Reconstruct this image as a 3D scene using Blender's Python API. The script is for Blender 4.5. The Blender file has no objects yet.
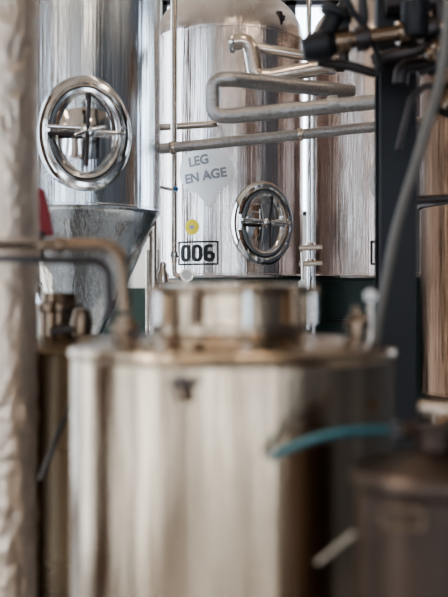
import bpy, bmesh, math, random
from mathutils import Vector, Matrix, Quaternion, noise
random.seed(7)
F=933.0; CZ=1.6
def P(u,v,d): return Vector(((u-224)/F*d, d, CZ+(298.5-v)/F*d))
COL=bpy.context.scene.collection

# ---------- materials ----------
def newmat(n):
    m=bpy.data.materials.new(n); m.use_nodes=True
    return m, m.node_tree.nodes, m.node_tree.links, m.node_tree.nodes['Principled BSDF']
def steel(n,col=(0.78,0.78,0.79),rough=0.2,bump=0.5,aniso=0.6,scale=9.0,var=0.12,zs=0.18):
    m,N,L,b=newmat(n)
    b.inputs['Metallic'].default_value=1
    b.inputs['Anisotropic'].default_value=aniso
    b.inputs['Anisotropic Rotation'].default_value=0.25
    tc=N.new('ShaderNodeTexCoord'); mp=N.new('ShaderNodeMapping')
    mp.inputs['Scale'].default_value=(scale,scale,zs)
    L.new(tc.outputs['Object'],mp.inputs['Vector'])
    nz=N.new('ShaderNodeTexNoise'); nz.inputs['Scale'].default_value=1.0; nz.inputs['Detail'].default_value=5; nz.inputs['Roughness'].default_value=0.62
    L.new(mp.outputs[0],nz.inputs['Vector'])
    bp=N.new('ShaderNodeBump'); bp.inputs['Strength'].default_value=bump; bp.inputs['Distance'].default_value=0.03
    L.new(nz.outputs['Fac'],bp.inputs['Height']); L.new(bp.outputs[0],b.inputs['Normal'])
    n2=N.new('ShaderNodeTexNoise'); n2.inputs['Scale'].default_value=4; n2.inputs['Detail'].default_value=6
    L.new(tc.outputs['Object'],n2.inputs['Vector'])
    r=N.new('ShaderNodeMapRange'); r.inputs['To Min'].default_value=rough*0.8; r.inputs['To Max'].default_value=rough*1.3
    L.new(n2.outputs['Fac'],r.inputs['Value']); L.new(r.outputs[0],b.inputs['Roughness'])
    cr=N.new('ShaderNodeMix'); cr.data_type='RGBA'
    cr.inputs['A'].default_value=(*[c*(1-var) for c in col],1); cr.inputs['B'].default_value=(*[min(1,c*(1+var)) for c in col],1)
    L.new(n2.outputs['Fac'],cr.inputs['Factor']); L.new(cr.outputs['Result'],b.inputs['Base Color'])
    if aniso>0:
        tg=N.new('ShaderNodeTangent'); tg.direction_type='RADIAL'; tg.axis='Z'; L.new(tg.outputs[0],b.inputs['Tangent'])
    return m
def plain(n,col,rough=0.5,metal=0.0,bump=0.0,bscale=30,var=0.15):
    m,N,L,b=newmat(n)
    b.inputs['Metallic'].default_value=metal; b.inputs['Roughness'].default_value=rough
    tc=N.new('ShaderNodeTexCoord'); nz=N.new('ShaderNodeTexNoise'); nz.inputs['Scale'].default_value=bscale; nz.inputs['Detail'].default_value=5
    L.new(tc.outputs['Object'],nz.inputs['Vector'])
    cr=N.new('ShaderNodeMix'); cr.data_type='RGBA'
    cr.inputs['A'].default_value=(*[c*(1-var) for c in col],1); cr.inputs['B'].default_value=(*[min(1,c*(1+var)) for c in col],1)
    L.new(nz.outputs['Fac'],cr.inputs['Factor']); L.new(cr.outputs['Result'],b.inputs['Base Color'])
    if bump:
        bp=N.new('ShaderNodeBump'); bp.inputs['Strength'].default_value=bump; bp.inputs['Distance'].default_value=0.01
        L.new(nz.outputs['Fac'],bp.inputs['Height']); L.new(bp.outputs[0],b.inputs['Normal'])
    return m
def planks(n,c1,c2,width=0.14,axis='Y',rough=0.5):
    m,N,L,b=newmat(n); b.inputs['Roughness'].default_value=rough
    tc=N.new('ShaderNodeTexCoord'); sx=N.new('ShaderNodeSeparateXYZ'); L.new(tc.outputs['Object'],sx.inputs[0])
    mu=N.new('ShaderNodeMath'); mu.operation='DIVIDE'; mu.inputs[1].default_value=width; L.new(sx.outputs[axis],mu.inputs[0])
    fl=N.new('ShaderNodeMath'); fl.operation='FLOOR'; L.new(mu.outputs[0],fl.inputs[0])
    wn=N.new('ShaderNodeTexWhiteNoise'); wn.noise_dimensions='1D'; L.new(fl.outputs[0],wn.inputs['W'])
    cr=N.new('ShaderNodeMix'); cr.data_type='RGBA'; cr.inputs['A'].default_value=(*c1,1); cr.inputs['B'].default_value=(*c2,1)
    L.new(wn.outputs['Value'],cr.inputs['Factor']); L.new(cr.outputs['Result'],b.inputs['Base Color'])
    return m

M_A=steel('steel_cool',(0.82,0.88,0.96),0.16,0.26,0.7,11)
M_CONE=steel('steel_cone',(0.86,0.91,0.98),0.14,0.35,0.5,9)  # tank A's steel, made lighter and bluer to stand in for brighter reflections
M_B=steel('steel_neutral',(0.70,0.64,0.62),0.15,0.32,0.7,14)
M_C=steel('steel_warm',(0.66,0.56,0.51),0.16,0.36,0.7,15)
M_D=steel('steel_bronze',(0.15,0.088,0.055),0.20,0.40,0.7,16)  # steel with the brown of reflected wood put into its base colour
M_E=steel('steel_kettle',(0.61,0.475,0.345),0.17,0.18,0.85,15,0.10,0.10)  # stainless steel; warm light tinted into the base colour, lid as well
M_EL=steel('steel_kettle_lid',(0.60,0.46,0.33),0.10,0.2,0.0,20,0.12,0.3)
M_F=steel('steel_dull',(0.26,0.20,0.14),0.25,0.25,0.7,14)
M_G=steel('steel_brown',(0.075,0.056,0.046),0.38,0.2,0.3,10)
M_P=steel('steel_pipe',(0.66,0.58,0.51),0.20,0.0,0.0,10,0.1)
M_PG=plain('galvanised_grey',(0.46,0.44,0.43),0.34,0.85,0.5,60,0.35)
M_POL=steel('steel_polished',(0.80,0.79,0.78),0.10,0.0,0.0,10,0.06)
M_BR=steel('steel_pipe_warm',(0.22,0.16,0.115),0.18,0.0,0.0,10,0.15)
M_DK=plain('dark_gasket',(0.03,0.03,0.032),0.5)
M_DKM=plain('dark_steel',(0.07,0.06,0.06),0.35,0.8)
M_BLK=plain('black_paint',(0.008,0.008,0.012),0.5,0,0.1)
M_RED=plain('red_plastic',(0.24,0.012,0.02),0.4)
M_TEAL=plain('teal_hose',(0.0,0.052,0.070),0.6)
M_BLUE=plain('blue_plastic',(0.02,0.15,0.30),0.4)
M_WHITE=plain('white_vinyl',(0.96,0.96,0.96),0.5,0,0,5,0.02)
M_YEL=plain('yellow_sticker',(0.85,0.66,0.03),0.5)
M_INK=plain('black_ink',(0.008,0.008,0.008),0.6)
M_GREY=plain('grey_ink',(0.30,0.31,0.34),0.5)
M_HOSE=plain('grey_hose',(0.14,0.125,0.11),0.5)
M_FOIL=plain('foil_wrap',(0.60,0.49,0.40),0.28,0.65,1.0,22,0.3)
M_WALL=plain('wall_plaster',(0.78,0.74,0.70),0.8,0,0.1,8,0.04)
M_GREEN=plain('green_wall_paint',(0.016,0.032,0.027),0.5)
M_SLATE=planks('slate_panels',(0.14,0.15,0.17),(0.03,0.033,0.042),0.4,'Y')
M_FLOOR=planks('floor_concrete_slabs',(0.07,0.07,0.07),(0.65,0.65,0.65),0.22,'X',0.10)  # invented pale and dark stripes, there to streak the cone's reflection
M_WOOD=planks('wood_cladding',(0.34,0.17,0.08),(0.05,0.04,0.04),0.3,'Y')
M_WOODX=planks('wood_cladding_x',(0.46,0.25,0.13),(0.06,0.035,0.025),0.25,'X')
M_CEIL=planks('ceiling_boards',(0.60,0.50,0.40),(0.35,0.26,0.19),0.3,'X',0.7)
M_FRAME=plain('window_frame',(0.03,0.03,0.035),0.4)
def emis(n,c,s):
    m,N,L,b=newmat(n); b.inputs['Emission Color'].default_value=(*c,1); b.inputs['Emission Strength'].default_value=s
    b.inputs['Base Color'].default_value=(*c,1); return m
M_TUBE=emis('tube_lamp',(1.0,0.82,0.64),28)  # warm glow for the added ceiling tubes

# ---------- geometry helpers ----------
def empty(n,loc=(0,0,0)):
    e=bpy.data.objects.new(n,None); COL.objects.link(e); e.location=loc; e.empty_display_size=0.1; return e
def mkobj(n,bm,mat,parent=None,smooth=True,loc=None):
    me=bpy.data.meshes.new(n); 
    bmesh.ops.recalc_face_normals(bm,faces=bm.faces[:])
    bm.to_mesh(me); bm.free()
    if mat: me.materials.append(mat)
    if smooth:
        for p in me.polygons: p.use_smooth=True
        try: me.set_sharp_from_angle(angle=math.radians(35))
        except Exception: pass
    o=bpy.data.objects.new(n,me); COL.objects.link(o)
    if loc is not None: o.location=loc
    if parent:
        o.parent=parent
    return o
def lathe(n,prof,mat,parent=None,loc=(0,0,0),seg=96,axis=None,smooth=True,sx=1.0):
    bm=bmesh.new(); rings=[]
    for r,z in prof:
        if r<1e-6: rings.append([bm.verts.new((0,0,z))])
        else: rings.append([bm.verts.new((r*sx*math.cos(2*math.pi*i/seg),r*math.sin(2*math.pi*i/seg),z)) for i in range(seg)])
    for a,b in zip(rings,rings[1:]):
        for i in range(seg):
            j=(i+1)%seg
            if len(a)==1 and len(b)==1: continue
            if len(a)==1: bm.faces.new((a[0],b[i],b[j]))
            elif len(b)==1: bm.faces.new((a[i],a[j],b[0]))
            else: bm.faces.new((a[i],a[j],b[j],b[i]))
    o=mkobj(n,bm,mat,parent,smooth,loc)
    if axis is not None:
        o.rotation_mode='QUATERNION'; a=Vector(axis).normalized()
        if abs(a.z)<0.99:
            x=Vector((0,0,1)).cross(a).normalized(); y=a.cross(x)
            o.rotation_quaternion=Matrix((x,y,a)).transposed().to_quaternion()
        else: o.rotation_quaternion=Vector((0,0,1)).rotation_difference(a)
    return o
def fillet(pts,rad,n=8):
    pts=[Vector(p) for p in pts]; out=[pts[0]]
    for i in range(1,len(pts)-1):
        p=pts[i]; a=(pts[i-1]-p); b=(pts[i+1]-p); la,lb=a.length,b.length; a.normalize(); b.normalize()
        ang=a.angle(b)
        if ang>3.0: out.append(p); continue
        t=min(rad/math.tan(ang/2),la*0.49,lb*0.49)
        s=p+a*t; e=p+b*t
        r=t*math.tan(ang/2); c=p+(a+b).normalized()*(r/math.sin(ang/2))
        v1=(s-c); v2=(e-c); tot=v1.angle(v2); ax=v1.cross(v2).normalized()
        for k in range(n+1): out.append(c+Quaternion(ax,tot*k/n)@v1)
    out.append(pts[-1]); return out
def tube(n,pts,r,mat,parent=None,rad=0.0,seg=20,caps=True,smoothcurve=False):
    pts=[Vector(p) for p in pts]
    if smoothcurve:
        q=[]; pp=[pts[0]]+pts+[pts[-1]]
        for i in range(1,len(pp)-2):
            for k in range(10):
                t=k/10; a,b,c,d=pp[i-1],pp[i],pp[i+1],pp[i+2]
                q.append(0.5*((2*b)+(c-a)*t+(2*a-5*b+4*c-d)*t*t+(3*b-a-3*c+d)*t**3))
        q.append(pts[-1]); pts=q
    elif rad: pts=fillet(pts,rad)
    bm=bmesh.new(); rings=[]
    T=[]
    for i in range(len(pts)):
        a=pts[max(0,i-1)]; b=pts[min(len(pts)-1,i+1)]; T.append((b-a).normalized())
    ref=Vector((0,0,1)) if abs(T[0].z)<0.9 else Vector((1,0,0))
    nrm=T[0].cross(ref).normalized()
    for i,p in enumerate(pts):
        if i: 
            q=T[i-1].rotation_difference(T[i]); nrm=(q@nrm); nrm=(nrm-T[i]*nrm.dot(T[i])).normalized()
        bn=T[i].cross(nrm)
        rings.append([bm.verts.new(p+(nrm*math.cos(2*math.pi*k/seg)+bn*math.sin(2*math.pi*k/seg))*r) for k in range(seg)])
    for a,b in zip(rings,rings[1:]):
        for i in range(seg): bm.faces.new((a[i],a[(i+1)%seg],b[(i+1)%seg],b[i]))
    if caps: bm.faces.new(rings[0]); bm.faces.new(rings[-1])
    return mkobj(n,bm,mat,parent)
def box(n,c,s,mat,parent=None,bev=0.0,rot=None):
    bm=bmesh.new(); bmesh.ops.create_cube(bm,size=1)
    for v in bm.verts: v.co=Vector((v.co.x*s[0],v.co.y*s[1],v.co.z*s[2]))
    if bev: bmesh.ops.bevel(bm,geom=bm.edges[:],offset=bev,segments=2,affect='EDGES',profile=0.5)
    o=mkobj(n,bm,mat,parent,bool(bev),c)
    if rot: o.rotation_euler=rot
    return o
def collar(n,p,axis,r,h,mat,parent):
    return lathe(n,[(r*0.7,-h/2),(r*0.95,-h/2),(r,-h*0.3),(r,h*0.3),(r*0.95,h/2),(r*0.7,h/2)],mat,parent,p,32,axis)
def cylmap(cx,cy,R,th0,s,z): 
    a=th0+s/R; return Vector((cx+R*math.sin(a),cy-R*math.cos(a),z))
def decal_poly(n,outline,cx,cy,R,th0,z0,mat,parent,off=0.002):
    bm=bmesh.new()
    vs=[bm.verts.new((s,z,0)) for s,z in outline]; f=bm.faces.new(vs)
    bmesh.ops.triangulate(bm,faces=[f])
    for it in range(3): bmesh.ops.subdivide_edges(bm,edges=[e for e in bm.edges if e.calc_length()>0.03],cuts=1)
    bmesh.ops.triangulate(bm,faces=bm.faces[:])
    for v in bm.verts: v.co=cylmap(cx,cy,R+off,th0,v.co.x,z0+v.co.y)
    return mkobj(n,bm,mat,parent)
def decal_ring_rect(n,w,h,t,cx,cy,R,th0,z0,mat,parent,off=0.004):
    bm=bmesh.new()
    def strip(x0,x1,y0,y1,nx):
        for i in range(nx):
            a=x0+(x1-x0)*i/nx; b=x0+(x1-x0)*(i+1)/nx
            bm.faces.new([bm.verts.new(cylmap(cx,cy,R+off,th0,x,z0+y)) for x,y in((a,y0),(b,y0),(b,y1),(a,y1))])
    strip(-w/2,w/2,h/2-t,h/2,16); strip(-w/2,w/2,-h/2,-h/2+t,16)
    strip(-w/2,-w/2+t,-h/2,h/2,1); strip(w/2-t,w/2,-h/2,h/2,1)
    return mkobj(n,bm,mat,parent)
def decal_text(n,txt,size,cx,cy,R,th0,z0,mat,parent,off=0.005,rot=0.0,ds=0,bold=0.0,sx=1.0,spc=1.0):
    cu=bpy.data.curves.new(n+'_c','FONT'); cu.body=txt; cu.size=size; cu.align_x='CENTER'; cu.align_y='CENTER'; cu.offset=bold
    cu.space_character=spc
    ob=bpy.data.objects.new(n+'_t',cu); COL.objects.link(ob); bpy.context.view_layer.update()
    me=bpy.data.meshes.new_from_object(ob.evaluated_get(bpy.context.evaluated_depsgraph_get()))
    bpy.data.objects.remove(ob)
    c,s=math.cos(rot),math.sin(rot)
    for v in me.vertices:
        x,y=v.co.x*sx,v.co.y
        v.co=cylmap(cx,cy,R+off,th0,ds+c*x-s*y,z0+s*x+c*y)
    me.materials.clear(); me.materials.append(mat)
    o=bpy.data.objects.new(n,me); COL.objects.link(o); o.parent=parent; return o
def digit_stroke(w,h,t):
    def rr(w,h,r,n=6):
        pts=[]
        for cx,cy,a0 in((w/2-r,h/2-r,0),(-w/2+r,h/2-r,90),(-w/2+r,-h/2+r,180),(w/2-r,-h/2+r,270)):
            for k in range(n+1):
                a=math.radians(a0+90*k/n); pts.append((cx+r*math.cos(a),cy+r*math.sin(a)))
        return pts
    return rr(w,h,min(w,h)*0.45),rr(w-2*t,h-2*t*0.8,max(0.004,min(w-2*t,h-2*t*0.8)*0.42))
def decal_digits(n,txt,w,h,t,gap,cx,cy,R,th0,z0,mat,parent,off=0.005):
    bm=bmesh.new()
    def loop(o,i,x0,y0,a=0,b=None):
        N_=len(o); rng=range(a,b if b is not None else N_)
        for k in rng:
            k2=(k+1)%N_
            q=[o[k%N_],o[k2],i[k2],i[k%N_]]
            bm.faces.new([bm.verts.new(cylmap(cx,cy,R+off,th0,x0+p[0],z0+y0+p[1])) for p in q])
    tot=len(txt)*w+(len(txt)-1)*gap; x=-tot/2+w/2
    for ch in txt:
        o,i=digit_stroke(w,h,t)
        if ch=='0': loop(o,i,x,0)
        else:
            loop(o,i,x,0,3,21)
            o,i=digit_stroke(w,h*0.60,t); loop(o,i,x,-h*0.20)
        x+=w+gap
    return mkobj(n,bm,mat,parent,False)

def manhole(parent,cx,cy,R,th,z,tag,flip=1):
    a=Vector((math.sin(th),-math.cos(th),0)); o=Vector((cx,cy,z)); sx=0.79; H=0.278
    base=o+a*(R-0.09)
    d=0.09
    lathe(tag+'_neck',[(H*1.03,0),(H*1.03,d-0.02),(H*0.99,d+0.006),(H*0.93,d+0.022),(H*0.86,d+0.024),(H*0.81,d+0.010),(H*0.80,0.0)],M_POL,parent,base,72,a,True,sx)
    lathe(tag+'_gasket',[(H*0.81,d+0.002),(H*0.77,d+0.002),(H*0.77,d-0.02)],M_DK,parent,base,72,a,True,sx)
    lathe(tag+'_door',[(H*0.79,d-0.02),(H*0.79,d+0.010),(H*0.775,d+0.018),(H*0.72,d+0.016),(H*0.68,d+0.002),(H*0.58,d-0.010),(H*0.4,d+0.004),(H*0.2,d+0.012),(0,d+0.014)],M_POL,parent,base,72,a,True,sx)
    x=Vector((0,0,1)).cross(a).normalized()*1.0; up=Vector((0,0,1)); c=base+a*(d+0.05)
    if x.x<0: x=-x
    tube(tag+'_hub',[c-a*0.04,c+a*0.035],0.020,M_POL,parent)
    lathe(tag+'_hub_nut',[(0,0.0),(0.034,0.0),(0.034,0.018),(0.022,0.026),(0,0.026)],M_POL,parent,c,24,a)
    tube(tag+'_yoke_a',[c+up*0.016-x*0.185,c+up*0.016+x*0.01],0.010,M_POL,parent)
    tube(tag+'_yoke_b',[c-up*0.016-x*0.185,c-up*0.016+x*0.01],0.010,M_DKM,parent)
    tube(tag+'_hinge',[c-x*0.185-up*0.05-a*0.02,c-x*0.185+up*0.05-a*0.02],0.014,M_POL,parent)
    tube(tag+'_hinge_lug',[c-x*0.185-a*0.06,c-x*0.185],0.012,M_POL,parent)
    tube(tag+'_latch',[c+x*0.01,c+x*0.15,c+x*0.185-a*0.03],0.011,M_POL,parent,0.02)
    c2=c+a*0.03
    for k,(dx,dz,l) in enumerate(((0.03,1,0.15),(-0.05,-1,0.17),(0.9,0.22,0.085),(-0.8,-0.35,0.075))):
        v=(x*dx+up*dz).normalized()
        tube(tag+'_spoke_%d'%k,[c2,c2+v*l*0.8+a*0.012,c2+v*l+a*0.02],0.010,M_DKM if k in(0,1) else M_POL,parent)
    tube(tag+'_lever',[c2+up*0.14+a*0.02,c2+up*0.17+a*0.02],0.014,M_DKM,parent)
    for k in range(2):
        lp=c-a*0.03+x*(0.18 if k else 0.16)+up*(0.03 if k else -0.12)
        tube(tag+'_lug_%d'%k,[lp-a*0.02,lp+a*0.012],0.012,M_POL,parent)

def fermenter(name,cx,cy,R,zt,zb,ch,mat,legs=(45,135,225,315),dome=0.3,rout=0.05,skirt=False,conemat=None):
    e=empty(name)
    n=16
    if skirt:
        prof=[(0,zb-0.02),(R-0.03,zb-0.02)]
    else:
        cp=[(rout,zb-ch),(rout+0.01,zb-ch)]
        for i in range(n+1): cp.append((rout+(R-rout-0.012)*i/n, zb-ch+(ch-0.02)*i/n))
        cp.append((R-0.004,zb-0.012))
        lathe('cone',cp,conemat or mat,e,(cx,cy,0),128)
        prof=[]
    prof+=[(R-0.004,zb-0.012),(R,zb),(R+0.003,zb+0.004),(R+0.003,zb+0.012),(R,zb+0.016)]
    for i in range(1,12): prof.append((R,zb+0.016+(zt-zb-0.03)*i/12))
    prof+=[(R,zt-0.014),(R+0.004,zt-0.01),(R+0.004,zt+0.004),(R,zt+0.008)]
    for i in range(1,15):
        t=i/14*math.pi/2; prof.append((max(0.0,R*math.cos(t)**0.8 if i<14 else 0),zt+0.008+dome*math.sin(t)))
    sh=lathe('shell',prof,mat,e,(0,0,0),128); 
    sh.location=(cx,cy,0)
    if skirt:
        lathe('skirt',[(R-0.05,0.0),(R-0.02,0.0),(R-0.02,0.05),(R-0.035,0.06),(R-0.035,zb-0.03),(R-0.02,zb-0.025),(R-0.02,zb-0.012)],M_GREEN,e,(cx,cy,0),96)
        collar('skirt_band',(cx,cy,zb-0.30),(0,0,1),R-0.028,0.03,M_DKM,e)
        return e
    lathe('outlet',[(0,zb-ch-0.16),(rout,zb-ch-0.16),(rout,zb-ch-0.12),(rout*0.7,zb-ch-0.12),(rout*0.7,zb-ch-0.01),(rout*1.1,zb-ch-0.01),(rout*1.1,zb-ch+0.01)],M_POL,e,(cx,cy,0),32)
    for k,g in enumerate(legs):
        a=math.radians(g)
        x=cx+(R-0.035)*math.cos(a); y=cy+(R-0.035)*math.sin(a)
        tube('leg_%d'%k,[(x,y,0.01),(x,y,zb+0.0)],0.022,M_P,e)
        lathe('foot_%d'%k,[(0,0),(0.055,0),(0.055,0.015),(0.03,0.03)],M_P,e,(x,y,0),24)
    return e

# ---------- room ----------
X0,X1,Y0,Y1,ZC=-3.2,3.6,-4.5,9.0,4.8
box('floor',((X0+X1)/2,(Y0+Y1)/2,-0.05),(X1-X0+0.4,Y1-Y0+0.4,0.1),M_FLOOR)
box('ceiling',((X0+X1)/2,(Y0+Y1)/2,ZC+0.05),(X1-X0+0.4,Y1-Y0+0.4,0.1),M_CEIL)
def wall(n,axis,pos,a0,a1,ops,mat,th=0.2):
    bm=bmesh.new()
    def bx(p0,p1,q0,q1):
        if p1-p0<1e-4: return
        if axis=='x': c=(pos,(p0+p1)/2,(q0+q1)/2); s=(th,p1-p0,q1-q0)
        else: c=((p0+p1)/2,pos,(q0+q1)/2); s=(p1-p0,th,q1-q0)
        bmesh.ops.create_cube(bm,size=1,matrix=Matrix.Translation(c)@Matrix.Diagonal((*s,1)))
    cur=a0
    for (o0,o1,l,h) in ops:
        bx(cur,o0,0,ZC); bx(o0,o1,0,l); bx(o0,o1,h,ZC); cur=o1
    bx(cur,a1,0,ZC)
    mkobj(n,bm,mat,None,False)
    global wi
    for (o0,o1,l,h) in ops:
        wi+=1
        bm=bmesh.new()
        def fb(p0,p1,q0,q1):
            if axis=='x': c=(pos,(p0+p1)/2,(q0+q1)/2); s=(0.08,p1-p0,q1-q0)
            else: c=((p0+p1)/2,pos,(q0+q1)/2); s=(p1-p0,0.08,q1-q0)
            bmesh.ops.create_cube(bm,size=1,matrix=Matrix.Translation(c)@Matrix.Diagonal((*s,1)))
        f=0.05
        fb(o0,o0+f,l,h); fb(o1-f,o1,l,h); fb(o0,o1,l,l+f); fb(o0,o1,h-f,h)
        nm=max(1,round((o1-o0)/0.45))
        for k in range(1,nm):
            m=o0+(o1-o0)*k/nm; fb(m-0.05,m+0.05,l,h)
        mkobj('window_%d'%wi,bm,M_FRAME,None,False)
wi=0
wall('wall_left','x',X0-0.1,Y0,Y1,[(-3.9,-3.0,0.1,4.5),(-1.5,-0.9,0.1,4.5),(-0.1,0.45,0.1,4.5),(1.2,1.5,0.1,4.5),(3.0,3.9,0.1,4.5),(5.4,8.2,0.1,4.5)],M_WOOD)  # left, right and front windows are unseen, added to streak the steel
wall('wall_right','x',X1+0.1,Y0,Y1,[(-3.6,-2.9,0.1,4.4),(6.2,8.0,1.8,4.4)],M_SLATE)
wall('wall_front','y',Y0-0.1,X0,X1,[(-2.8,-2.1,0.1,4.5),(-1.5,-0.9,0.1,4.5),(-0.2,0.3,0.1,4.5),(1.1,1.5,0.1,4.5),(2.4,3.2,0.1,4.5)],M_WOODX)
wall('wall_back','y',Y1+0.1,X0,X1,[(-2.8,-1.2,2.2,4.4),(-0.6,1.9,2.4,4.5),(2.3,3.3,2.4,4.5)],M_WALL)
box('trim_1',((X0+X1)/2,Y1-0.03,0.85),(X1-X0,0.06,1.7),M_GREEN)
for i,(x,y) in enumerate(((-1.3,1.0),(1.6,0.4),(0.3,3.6),(2.0,3.6),(-1.9,-2))):  # out-of-view tubes, added to give the scene warm tints
    e=empty('ceiling_tube_lamp'); 
    tube('tube',[(x,y-0.6,4.35),(x,y+0.6,4.35)],0.022,M_TUBE,e)
    box('housing',(x,y,4.42),(0.12,1.3,0.06),M_WHITE,e,0.01)
    for s in(-0.5,0.5): tube('hanger_%d'%(s>0),[(x,y+s,4.45),(x,y+s,ZC)],0.006,M_DKM,e)

# ---------- tank A (left) ----------
dA=4.9; cxA=(75-224)/F*dA; RA=0.446; zbA=2.046
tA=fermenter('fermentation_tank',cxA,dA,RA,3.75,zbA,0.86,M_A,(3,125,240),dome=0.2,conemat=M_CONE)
manhole(tA,cxA,dA,RA,math.radians(15.5),P(0,133,4.46).z,'manway')
# ---------- tank B (006) ----------
dB=6.6; cxB=(229-224)/F*dB; RB=0.523; zbB=P(0,276,6.2).z
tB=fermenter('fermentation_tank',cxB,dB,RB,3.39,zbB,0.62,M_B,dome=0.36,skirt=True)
thM=math.asin((P(264,0,6.13).x-cxB)/RB)
manhole(tB,cxB,dB,RB,thM,P(0,223,6.1).z,'manway')
th6=math.asin((P(197,0,6.13).x-cxB)/RB); z6=P(0,253,6.12).z
decal_ring_rect('number_frame',0.30,0.158,0.011,cxB,dB,RB,th6,z6,M_INK,tB)
decal_digits('number_006','006',0.078,0.112,0.025,0.009,cxB,dB,RB,th6,z6,M_INK,tB)
ths=math.asin((P(205,0,6.13).x-cxB)/RB); zs=P(0,171,6.12).z
ol=[]
for i in range(40):
    a=2*math.pi*i/40
    x=0.195*math.cos(a); y=0.152*math.sin(a)
    if 0.70<i/40<0.82: y-=0.11*(1-abs(i/40-0.76)/0.06); x+=0.02
    ol.append((x,y))
decal_poly('bubble_sticker',ol,cxB,dB,RB,ths,zs,M_WHITE,tB,0.003)
decal_text('sticker_line_a','LEG',0.085,cxB,dB,RB,ths,zs+0.065,M_GREY,tB,rot=0.14,ds=-0.045,bold=0.003)
decal_text('sticker_line_b','EN AGE',0.085,cxB,dB,RB,ths,zs-0.035,M_GREY,tB,rot=0.14,ds=0.0,bold=0.003)
thy=math.asin((P(192,0,6.15).x-cxB)/RB); zy=P(0,227,6.13).z
decal_poly('round_sticker',[(0.052*math.cos(2*math.pi*i/24),0.052*math.sin(2*math.pi*i/24)) for i in range(24)],cxB,dB,RB,thy,zy,M_YEL,tB)
decal_poly('round_sticker_centre',[(0.018*math.cos(2*math.pi*i/16),0.014*math.sin(2*math.pi*i/16)) for i in range(16)],cxB,dB,RB,thy,zy,M_GREY,tB,0.004)
c=P(243,22,6.25)
tube('top_port',[c+Vector((0,0.1,-0.15)),c+Vector((0,0.1,0.12))],0.05,M_POL,tB)
lathe('top_clamp',[(0.05,-0.02),(0.07,-0.02),(0.07,0.02),(0.05,0.02)],M_POL,tB,c+Vector((0,0.1,0.06)),32)
tube('top_arm',[c+Vector((-0.02,-0.02,0.05)),c+Vector((0.28,-0.02,0.02))],0.018,M_DKM,tB)
tube('top_arm_end',[c+Vector((0.24,-0.02,0.06)),c+Vector((0.24,-0.02,-0.03))],0.026,M_DKM,tB)
# ---------- tank C ----------
dC=6.6; cxC=(384-224)/F*dC; RC=0.525
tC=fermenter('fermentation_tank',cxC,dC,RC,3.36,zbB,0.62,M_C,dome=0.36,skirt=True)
thc=math.asin((P(386,0,6.13).x-cxC)/RC)
decal_ring_rect('number_frame',0.22,0.158,0.013,cxC,dC,RC,thc,z6,M_INK,tC)
decal_digits('number_digit','0',0.078,0.112,0.025,0.009,cxC,dC,RC,thc-0.08,z6,M_INK,tC)
decal_poly('bubble_sticker',[(x*0.55,y*0.9) for x,y in ol],cxC,dC,RC,thc-0.02,P(0,183,6.1).z,M_WHITE,tC,0.003)
# ---------- tank D far right, warmer ----------
dD=4.6; cxD=(470-224)/F*dD+0.1
tD=fermenter('fermentation_tank',cxD,dD,0.34,3.1,P(0,400,4.3).z,0.4,M_D,dome=0.25)
collar('band',(cxD,dD,P(0,200,4.3).z),(0,0,1),0.352,0.03,M_DKM,tD)

# ---------- insulated pipe left ----------
e=empty('insulated_pipe')
d=2.4; x=P(6,0,d).x; r=0.081
bm=bmesh.new(); seg=90; rings=[]
nz=420
for j in range(nz+1):
    z=ZC*j/nz; ring=[]
    for i in range(seg):
        a=2*math.pi*i/seg
        p=Vector((math.cos(a)*2.2,math.sin(a)*2.2,z*16))
        rr=r+0.009*(noise.turbulence(p,3,True)-0.5)
        ring.append(bm.verts.new((rr*math.cos(a),rr*math.sin(a),z)))
    rings.append(ring)
for a,b in zip(rings,rings[1:]):
    for i in range(seg): bm.faces.new((a[i],a[(i+1)%seg],b[(i+1)%seg],b[i]))
mkobj('wrap',bm,M_FOIL,e,True,(x,d,0))

# ---------- overhead process pipes ----------
e=empty('swan_neck_pipe'); d=4.9
tube('pipe',[P(229,43,d),P(250,40,d),P(256,77,d),P(270,77,d),P(334,65,d)],0.042,M_P,e,0.085)
collar('end_ferrule',P(231,43,d),(P(250,41,d)-P(231,43,d)),0.052,0.03,M_POL,e)
tube('branch',[P(252,47,d+0.05),P(300,55,d+0.05),P(338,62,d+0.05)],0.026,M_P,e,0.05)
collar('union',P(331,66,d),(1,0,0.15),0.050,0.04,M_POL,e)
tube('riser',[P(344,66,d),P(332,66,d)],0.030,M_DKM,e)
tube('drop',[P(344,66,d),P(344,-30,d)],0.028,M_DKM,e)
e=empty('return_bend_pipe'); d=4.6
tube('pipe',[P(384,101,d),P(232,116,d),P(213,116,d),P(213,80,d),P(232,79,d),P(352,92,d+0.3)],0.038,M_PG,e,0.09)
collar('union',P(333,104.5,d),(1,0,0.1),0.044,0.05,M_PG,e)
e=empty('glycol_pipe'); d=5.2
tube('pipe',[P(160,149,d),P(440,120,d)],0.030,M_PG,e)
for k,u in enumerate((172,300)): collar('clamp_%d'%k,P(u,149-(u-160)*29/280,d),(1,0,0.1),0.036,0.03,M_P,e)
e=empty('thin_cross_pipe'); d=5.45
tube('pipe',[P(152,128,d),P(216,124,d),P(216,118,d+0.45)],0.020,M_P,e,0.03)
e=empty('vertical_pipe'); d=5.35
tube('pipe',[P(174,-60,d),P(174,262,d)],0.020,M_P,e)
tube('offset',[P(174,255,d),P(174,276,d),P(186,276,d),P(186,330,d)],0.016,M_P,e,0.03)
collar('union_a',P(174,255,d),(0,0,1),0.030,0.03,M_POL,e)
collar('union_b',P(186,292,d),(0,0,1),0.030,0.03,M_POL,e)
tube('sample_arm',[P(160,187,d-0.05),P(177,191,d-0.05)],0.010,M_POL,e)
tube('blue_knob',[P(174,188,d-0.06),P(178,190,d-0.06)],0.012,M_BLUE,e)
e=empty('thin_riser_pipe'); d=5.8
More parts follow.
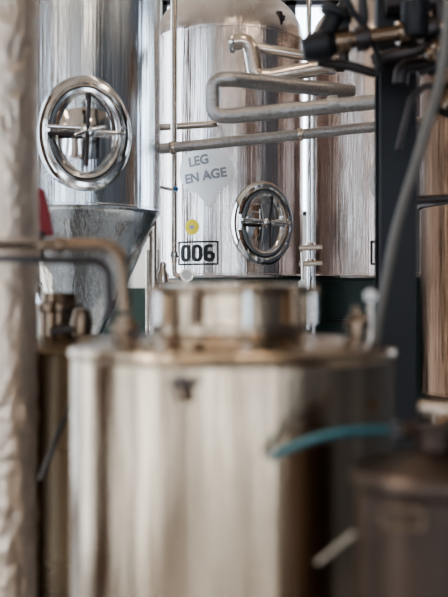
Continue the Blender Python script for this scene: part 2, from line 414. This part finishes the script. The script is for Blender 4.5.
tube('pipe_a',[P(309,-60,d),P(309,330,d)],0.016,M_POL,e)
tube('pipe_b',[P(314,60,d+0.05),P(314,360,d+0.05)],0.011,M_PG,e)
for k,v in enumerate((246,262)):
    collar('union_%d'%k,P(310,v,d),(0,0,1),0.035,0.035,M_P,e)
    tube('valve_%d'%k,[P(299,v+2,d-0.04),P(322,v+1,d-0.04)],0.017,M_P,e)
tube('lever',[P(302,252,d-0.08),P(303,280,d-0.08)],0.009,M_P,e)
box('red_tag',P(312,320,d-0.03),(0.02,0.02,0.05),M_RED,e,0.004)
e=empty('sample_valve_stand'); d=5.0
tube('stem',[P(163,262,d),P(163,345,d)],0.014,M_P,e)
lathe('valve_body',[(0,-0.05),(0.03,-0.045),(0.035,0),(0.02,0.03),(0.022,0.06),(0,0.065)],M_P,e,P(163,275,d),24)
tube('arm',[P(150,282,d),P(178,282,d)],0.013,M_P,e)
collar('gauge_rim',P(187,275,d),(0,-1,0),0.038,0.03,M_P,e)
lathe('gauge_dial',[(0,0.0),(0.031,0.0),(0.031,-0.02)],M_WHITE,e,P(187,275,d)+Vector((0,-0.012,0)),24,(0,-1,0))
tube('gauge_stem',[P(178,282,d),P(187,284,d),P(187,278,d)],0.008,M_P,e)
for k,u in enumerate((148,157)): tube('upright_%d'%k,[P(u,250,d+0.3),P(u,360,d+0.3)],0.014,M_P,e)

# ---------- black steel column with pipe rack ----------
e=empty('steel_column'); d=3.2; x=P(395,0,d).x
bm=bmesh.new()
for (c,s) in(((0,-0.055,ZC/2),(0.122,0.012,ZC)),((0,0.055,ZC/2),(0.122,0.012,ZC)),((0,0,ZC/2),(0.010,0.11,ZC))):
    bmesh.ops.create_cube(bm,size=1,matrix=Matrix.Translation(c)@Matrix.Diagonal((*s,1)))
mkobj('h_beam',bm,M_BLK,e,False,(x,d,0))
box('base_plate',(x,d,0.01),(0.22,0.22,0.02),M_BLK,e,0.003)
box('bracket',P(385,20,d-0.1)+Vector((0.02,0,0)),(0.10,0.05,0.22),M_BLK,e,0.006)
e=empty('pipe_rack'); d=2.9
tube('main_pipe',[P(312,45,d),P(350,40,d),P(470,22,d)],0.026,M_BR,e,0.05)
tube('second_pipe',[P(372,60,d+0.05),P(412,52,d),P(470,30,d)],0.020,M_DKM,e,0.05)
for k,u in enumerate((342,362,404,430)):
    collar('clamp_%d'%k,P(u,46-(u-312)*0.145,d),(1,0,0.15),0.038,0.045,M_DKM if k%2 else M_BR,e)
lathe('valve_body',[(0,-0.06),(0.03,-0.055),(0.045,-0.02),(0.05,0.02),(0.03,0.05),(0,0.055)],M_BLK,e,P(320,46,d),32,(1,0,0.2))
tube('valve_neck',[P(320,46,d),P(334,18,d)],0.030,M_BLK,e)
lathe('handwheel',[(0.030,-0.012),(0.050,-0.012),(0.055,0),(0.050,0.012),(0.030,0.012)],M_BLK,e,P(336,14,d),32,(0.5,0,0.9))
tube('hose_a',[P(340,-20,d),P(352,10,d),P(372,38,d),P(380,70,d-0.05)],0.010,M_BLK,e,smoothcurve=True)
tube('hose_b',[P(360,-20,d),P(366,20,d),P(352,45,d)],0.008,M_BLK,e,smoothcurve=True)
tube('hanger',[P(425,36,d),P(425,-60,d)],0.014,M_DKM,e)
tube('stub',[P(440,60,d),P(440,5,d)],0.024,M_DKM,e)
tube('third_pipe',[P(318,62,d+0.12),P(350,66,d+0.12),P(378,74,d+0.12)],0.016,M_DKM,e,0.04)
lathe('actuator',[(0,-0.07),(0.035,-0.065),(0.042,-0.05),(0.042,0.04),(0.034,0.05),(0.02,0.055),(0.02,0.075),(0,0.078)],M_BLK,e,P(415,16,d-0.02),32,(0,0,1))
tube('actuator_neck',[P(415,16,d),P(415,36,d)],0.016,M_DKM,e)
lathe('ball_valve',[(0,-0.05),(0.022,-0.048),(0.024,-0.03),(0.036,-0.02),(0.036,0.02),(0.024,0.03),(0.022,0.048),(0,0.05)],M_BR,e,P(440,50,d-0.05),28,(1,0,0.3))
tube('ball_valve_lever',[P(440,50,d-0.08),P(440,66,d-0.09),P(418,74,d-0.09)],0.009,M_BLK,e,0.02)
tube('rack_riser',[P(362,34,d+0.02),P(362,-60,d+0.02)],0.013,M_DKM,e)
tube('upper_pipe',[P(385,6,d+0.15),P(480,-4,d+0.15)],0.030,M_DKM,e)
tube('elbow_pipe',[P(400,84,d+0.1),P(402,66,d+0.1),P(500,56,d+0.1)],0.024,M_DKM,e,0.04)
collar('elbow_flange',P(432,63,d+0.1),(1,0,0.1),0.038,0.03,M_BLK,e)
e=empty('right_branch_pipe'); d=2.9
tube('pipe',[P(500,92,d),P(425,86,d),P(411,98,d),P(398,150,d)],0.010,M_DKM,e,0.03)
tube('cross_pipe',[P(414,200,d+0.6),P(500,196,d+0.6)],0.016,M_DKM,e)
tube('brown_lagging',[P(440,110,d),P(480,60,d)],0.04,M_BR,e)
e=empty('hanging_grey_hose'); d=2.3
tube('hose',[P(452,-60,d),P(444,60,d),P(420,150,d),P(395,235,d),P(376,340,d),P(362,430,d),P(348,520,d),P(330,620,d),P(300,700,d)],0.0125,M_HOSE,e,smoothcurve=True)

# ---------- foreground kettle ----------
e=empty('brew_kettle'); d=1.85; cx=P(232,0,d).x; R=0.316; zr=1.506
prof=[(0.0,0.32),(0.05,0.32),(R-0.02,0.42),(R,0.45)]
for i in range(1,10): prof.append((R,0.45+(zr-0.02-0.45)*i/10))
prof+=[(R,zr-0.022),(R+0.003,zr-0.018),(R+0.006,zr-0.010),(R+0.003,zr-0.002),(R-0.006,zr+0.002)]
kb=lathe('body',prof,M_E,e,(cx,d,0),160)
prof=[(R-0.006,zr+0.002)]
for i in range(1,9):
    t=i/8; prof.append((R-0.006-(R-0.006-0.165)*t, zr+0.002+0.022*math.sin(t*math.pi/2)))
lathe('shoulder',prof,M_EL,e,(cx,d,0),160)
rc=0.149; z0=zr+0.02
lathe('manway_collar',[(0.172,z0),(0.168,z0+0.004),(rc,z0+0.010),(rc,z0+0.080),(rc+0.008,z0+0.084),(rc+0.010,z0+0.090),(rc+0.008,z0+0.097),(rc,z0+0.100),(rc*0.8,z0+0.103),(0,z0+0.108)],M_EL,e,(cx,d,0),96)
collar('collar_band',(cx,d,z0+0.02),(0,0,1),rc+0.004,0.008,M_BR,e)
collar('collar_clamp',(cx,d,z0+0.088),(0,0,1),rc+0.012,0.012,M_BR,e)
for k in range(10):
    a=math.radians(-90+36*k+10); p=Vector((cx+(rc+0.012)*math.cos(a),d+(rc+0.012)*math.sin(a),z0+0.07))
    tube('clamp_bolt_%d'%k,[p+Vector((0,0,-0.045)),p+Vector((0,0,0.02))],0.009,M_BR if k%2 else M_POL,e)
    lathe('clamp_nut_%d'%k,[(0,-0.008),(0.013,-0.008),(0.013,0.006),(0,0.006)],M_BR,e,p+Vector((0,0,0.022)),6,smooth=False)
for k in range(4):
    a=math.radians(45+90*k); x=cx+(R-0.04)*math.cos(a); y=d+(R-0.04)*math.sin(a)
    tube('leg_%d'%k,[(x,y,0.0),(x,y,0.46)],0.022,M_E,e)
p=P(184,384,1.555)
dirn=Vector((p.x-cx,p.y-d,0)).normalized(); 
tube('port_stub',[p-dirn*0.03,p+dirn*0.035],0.014,M_DKM,e)
collar('port_ferrule',p+dirn*0.002,dirn,0.021,0.010,M_DKM,e)
tube('port_drip',[p+dirn*0.03,p+dirn*0.032+Vector((0.008,0,-0.030))],0.011,M_BR,e)
tube('port_lever',[p+dirn*0.03,p+dirn*0.032+Vector((0.028,0,0.006))],0.007,M_DKM,e)
q=P(125,345,1.85); q.z=zr
tube('inlet_stub',[q+Vector((0,0,-0.01)),q+Vector((0,0,0.06))],0.017,M_BR,e)
collar('inlet_union',q+Vector((0,0,0.035)),(0,0,1),0.029,0.02,M_BR,e)
lathe('inlet_lever',[(0,-0.01),(0.018,-0.01),(0.018,0.01),(0,0.01)],M_DKM,e,q+Vector((0.03,-0.02,0.02)),20)
q=P(357,345,1.85); q.z=zr
tube('vent_stub',[q+Vector((0,0,-0.01)),q+Vector((0,0,0.045))],0.017,M_BR,e)
lathe('vent_cap',[(0,0.03),(0.024,0.03),(0.024,0.05),(0.012,0.06),(0.012,0.075),(0,0.08)],M_BR,e,q,24)
q=P(372,345,1.9); q.z=zr
tube('relief_stem',[q+Vector((-0.003,0,-0.02)),q+Vector((-0.003,0,0.09))],0.007,M_P,e)
lathe('relief_cap',[(0,0.09),(0.012,0.09),(0.014,0.105),(0,0.115)],M_WHITE,e,q+Vector((-0.003,0,0)),20)
e=empty('kettle_inlet_pipe'); d=1.9
tube('pipe',[P(-60,244,2.15),P(42,245,d),P(122,245,d-0.03),P(125,312,1.85)],0.0135,M_BR,e,0.05)
tube('lower_pipe',[P(-60,256,2.25),P(42,260,d+0.1),P(108,260,d+0.1),P(110,318,d+0.08)],0.009,M_DKM,e,0.04)
collar('union_a',P(60,245,d-0.01),(1,0,0),0.019,0.018,M_BR,e)
e=empty('red_valve_handle'); d=2.9
tube('stem',[P(41,262,d),P(41,232,d)],0.012,M_DKM,e)
bm=bmesh.new()
pts=[(36,236),(53,236),(49,212),(43,188),(36,188)]
vs=[bm.verts.new(P(u,v,d)) for u,v in pts]; f=bm.faces.new(vs)
r_=bmesh.ops.extrude_face_region(bm,geom=[f]); 
for v in r_['geom']:
    if isinstance(v,bmesh.types.BMVert): v.co.y+=0.03
bmesh.ops.bevel(bm,geom=bm.edges[:],offset=0.004,segments=2,affect='EDGES')
mkobj('grip',bm,M_RED,e)

# ---------- second vessel behind left ----------
e=empty('hot_liquor_tank'); d=2.75; cx2=P(62,0,d).x; R2=0.24; z2=1.46
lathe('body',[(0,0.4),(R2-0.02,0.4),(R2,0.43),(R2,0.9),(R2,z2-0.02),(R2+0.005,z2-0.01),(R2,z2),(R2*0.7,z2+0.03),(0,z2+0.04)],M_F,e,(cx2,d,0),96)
lathe('lid_neck',[(0.075,z2+0.02),(0.06,z2+0.03),(0.06,z2+0.10),(0.07,z2+0.105),(0.07,z2+0.125),(0.055,z2+0.13),(0.05,z2+0.155),(0,z2+0.16)],M_BR,e,(cx2,d-0.05,0),48)
for k in range(3):
    a=math.radians(90*k); x=cx2+(R2-0.05)*math.cos(a+2.3); y=d+(R2-0.05)*math.sin(a+2.3)
    tube('leg_%d'%k,[(x,y,0),(x,y,0.45)],0.02,M_BR,e)
tube('side_arm',[P(50,332,d-0.25),P(92,326,d-0.25)],0.012,M_DKM,e)
lathe('side_valve',[(0,-0.04),(0.025,-0.035),(0.03,0),(0.02,0.035),(0,0.04)],M_BR,e,P(82,322,d-0.25),24)
tube('drain_cable',[P(40,480,2.35),P(56,440,2.37),P(74,398,2.42)],0.007,M_DK,e,smoothcurve=True)

# ---------- small vessel lower right ----------
e=empty('yeast_brink'); d=1.42; cx3=P(436,0,d).x; R3=0.122; z3=P(0,487,1.32).z
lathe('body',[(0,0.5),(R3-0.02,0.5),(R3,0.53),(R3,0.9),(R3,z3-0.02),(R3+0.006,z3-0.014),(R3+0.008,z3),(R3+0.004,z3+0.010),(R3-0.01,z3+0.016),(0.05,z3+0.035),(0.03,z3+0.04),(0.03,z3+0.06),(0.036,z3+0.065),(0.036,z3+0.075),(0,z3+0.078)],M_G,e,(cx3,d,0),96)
hp=P(402,516,1.30)
fr=[hp+Vector((-0.028,0.0,0.012)),hp+Vector((0.028,-0.008,0.012)),hp+Vector((0.028,-0.008,-0.016)),hp+Vector((-0.028,0,-0.016)),hp+Vector((-0.028,0.0,0.012))]
tube('handle',fr,0.0035,M_BR,e,0.006)
for k in range(3):
    a=2.1*k; x=cx3+(R3-0.03)*math.cos(a); y=d+(R3-0.03)*math.sin(a)
    tube('leg_%d'%k,[(x,y,0),(x,y,0.52)],0.014,M_G,e)
e=empty('teal_hose'); d=1.5
tube('hose',[P(271,457,1.515),P(300,444,1.48),P(340,433,1.46),P(392,430,1.46)],0.0068,M_TEAL,e,smoothcurve=True)
tube('fitting',[P(390,430,1.46),P(412,430,1.46)],0.009,M_BR,e)
tube('valve_pipe',[P(410,430,1.46),P(432,428,1.48),P(470,410,1.5)],0.012,M_BR,e,0.02)
tube('valve_pipe_b',[P(418,408,1.7),P(480,414,1.7)],0.014,M_P,e)
tube('valve_lever',[P(398,424,1.45),P(398,436,1.45)],0.010,M_DKM,e)
e=empty('dip_rod')
tube('rod',[P(318,563,1.40),P(355,533,1.36)],0.004,M_HOSE,e)

# ---------- world, sun, camera ----------
w=bpy.data.worlds.new('daylight'); bpy.context.scene.world=w; w.use_nodes=True
bg=w.node_tree.nodes['Background']; bg.inputs['Color'].default_value=(0.76,0.88,1.0,1); bg.inputs['Strength'].default_value=6.8
sl=bpy.data.lights.new('sun','SUN'); so=bpy.data.objects.new('sun',sl); COL.objects.link(so)
sl.energy=7; sl.color=(1.0,0.88,0.72); sl.angle=math.radians(3)
so.rotation_euler=Vector((1.0,0.35,-0.85)).to_track_quat('-Z','Y').to_euler(); so.location=(-5,-2,6)
try: bpy.context.scene.view_settings.look='AgX - Medium High Contrast'
except Exception as ex: print(ex)
cam=bpy.data.cameras.new('camera'); co=bpy.data.objects.new('camera',cam); COL.objects.link(co)
co.location=(0,0,CZ); co.rotation_euler=(math.radians(90),0,0)
cam.sensor_fit='HORIZONTAL'; cam.sensor_width=24; cam.lens=24*F/448
cam.dof.use_dof=True; cam.dof.focus_distance=5.9; cam.dof.aperture_fstop=1.8
cam.clip_start=0.05
bpy.context.scene.camera=co
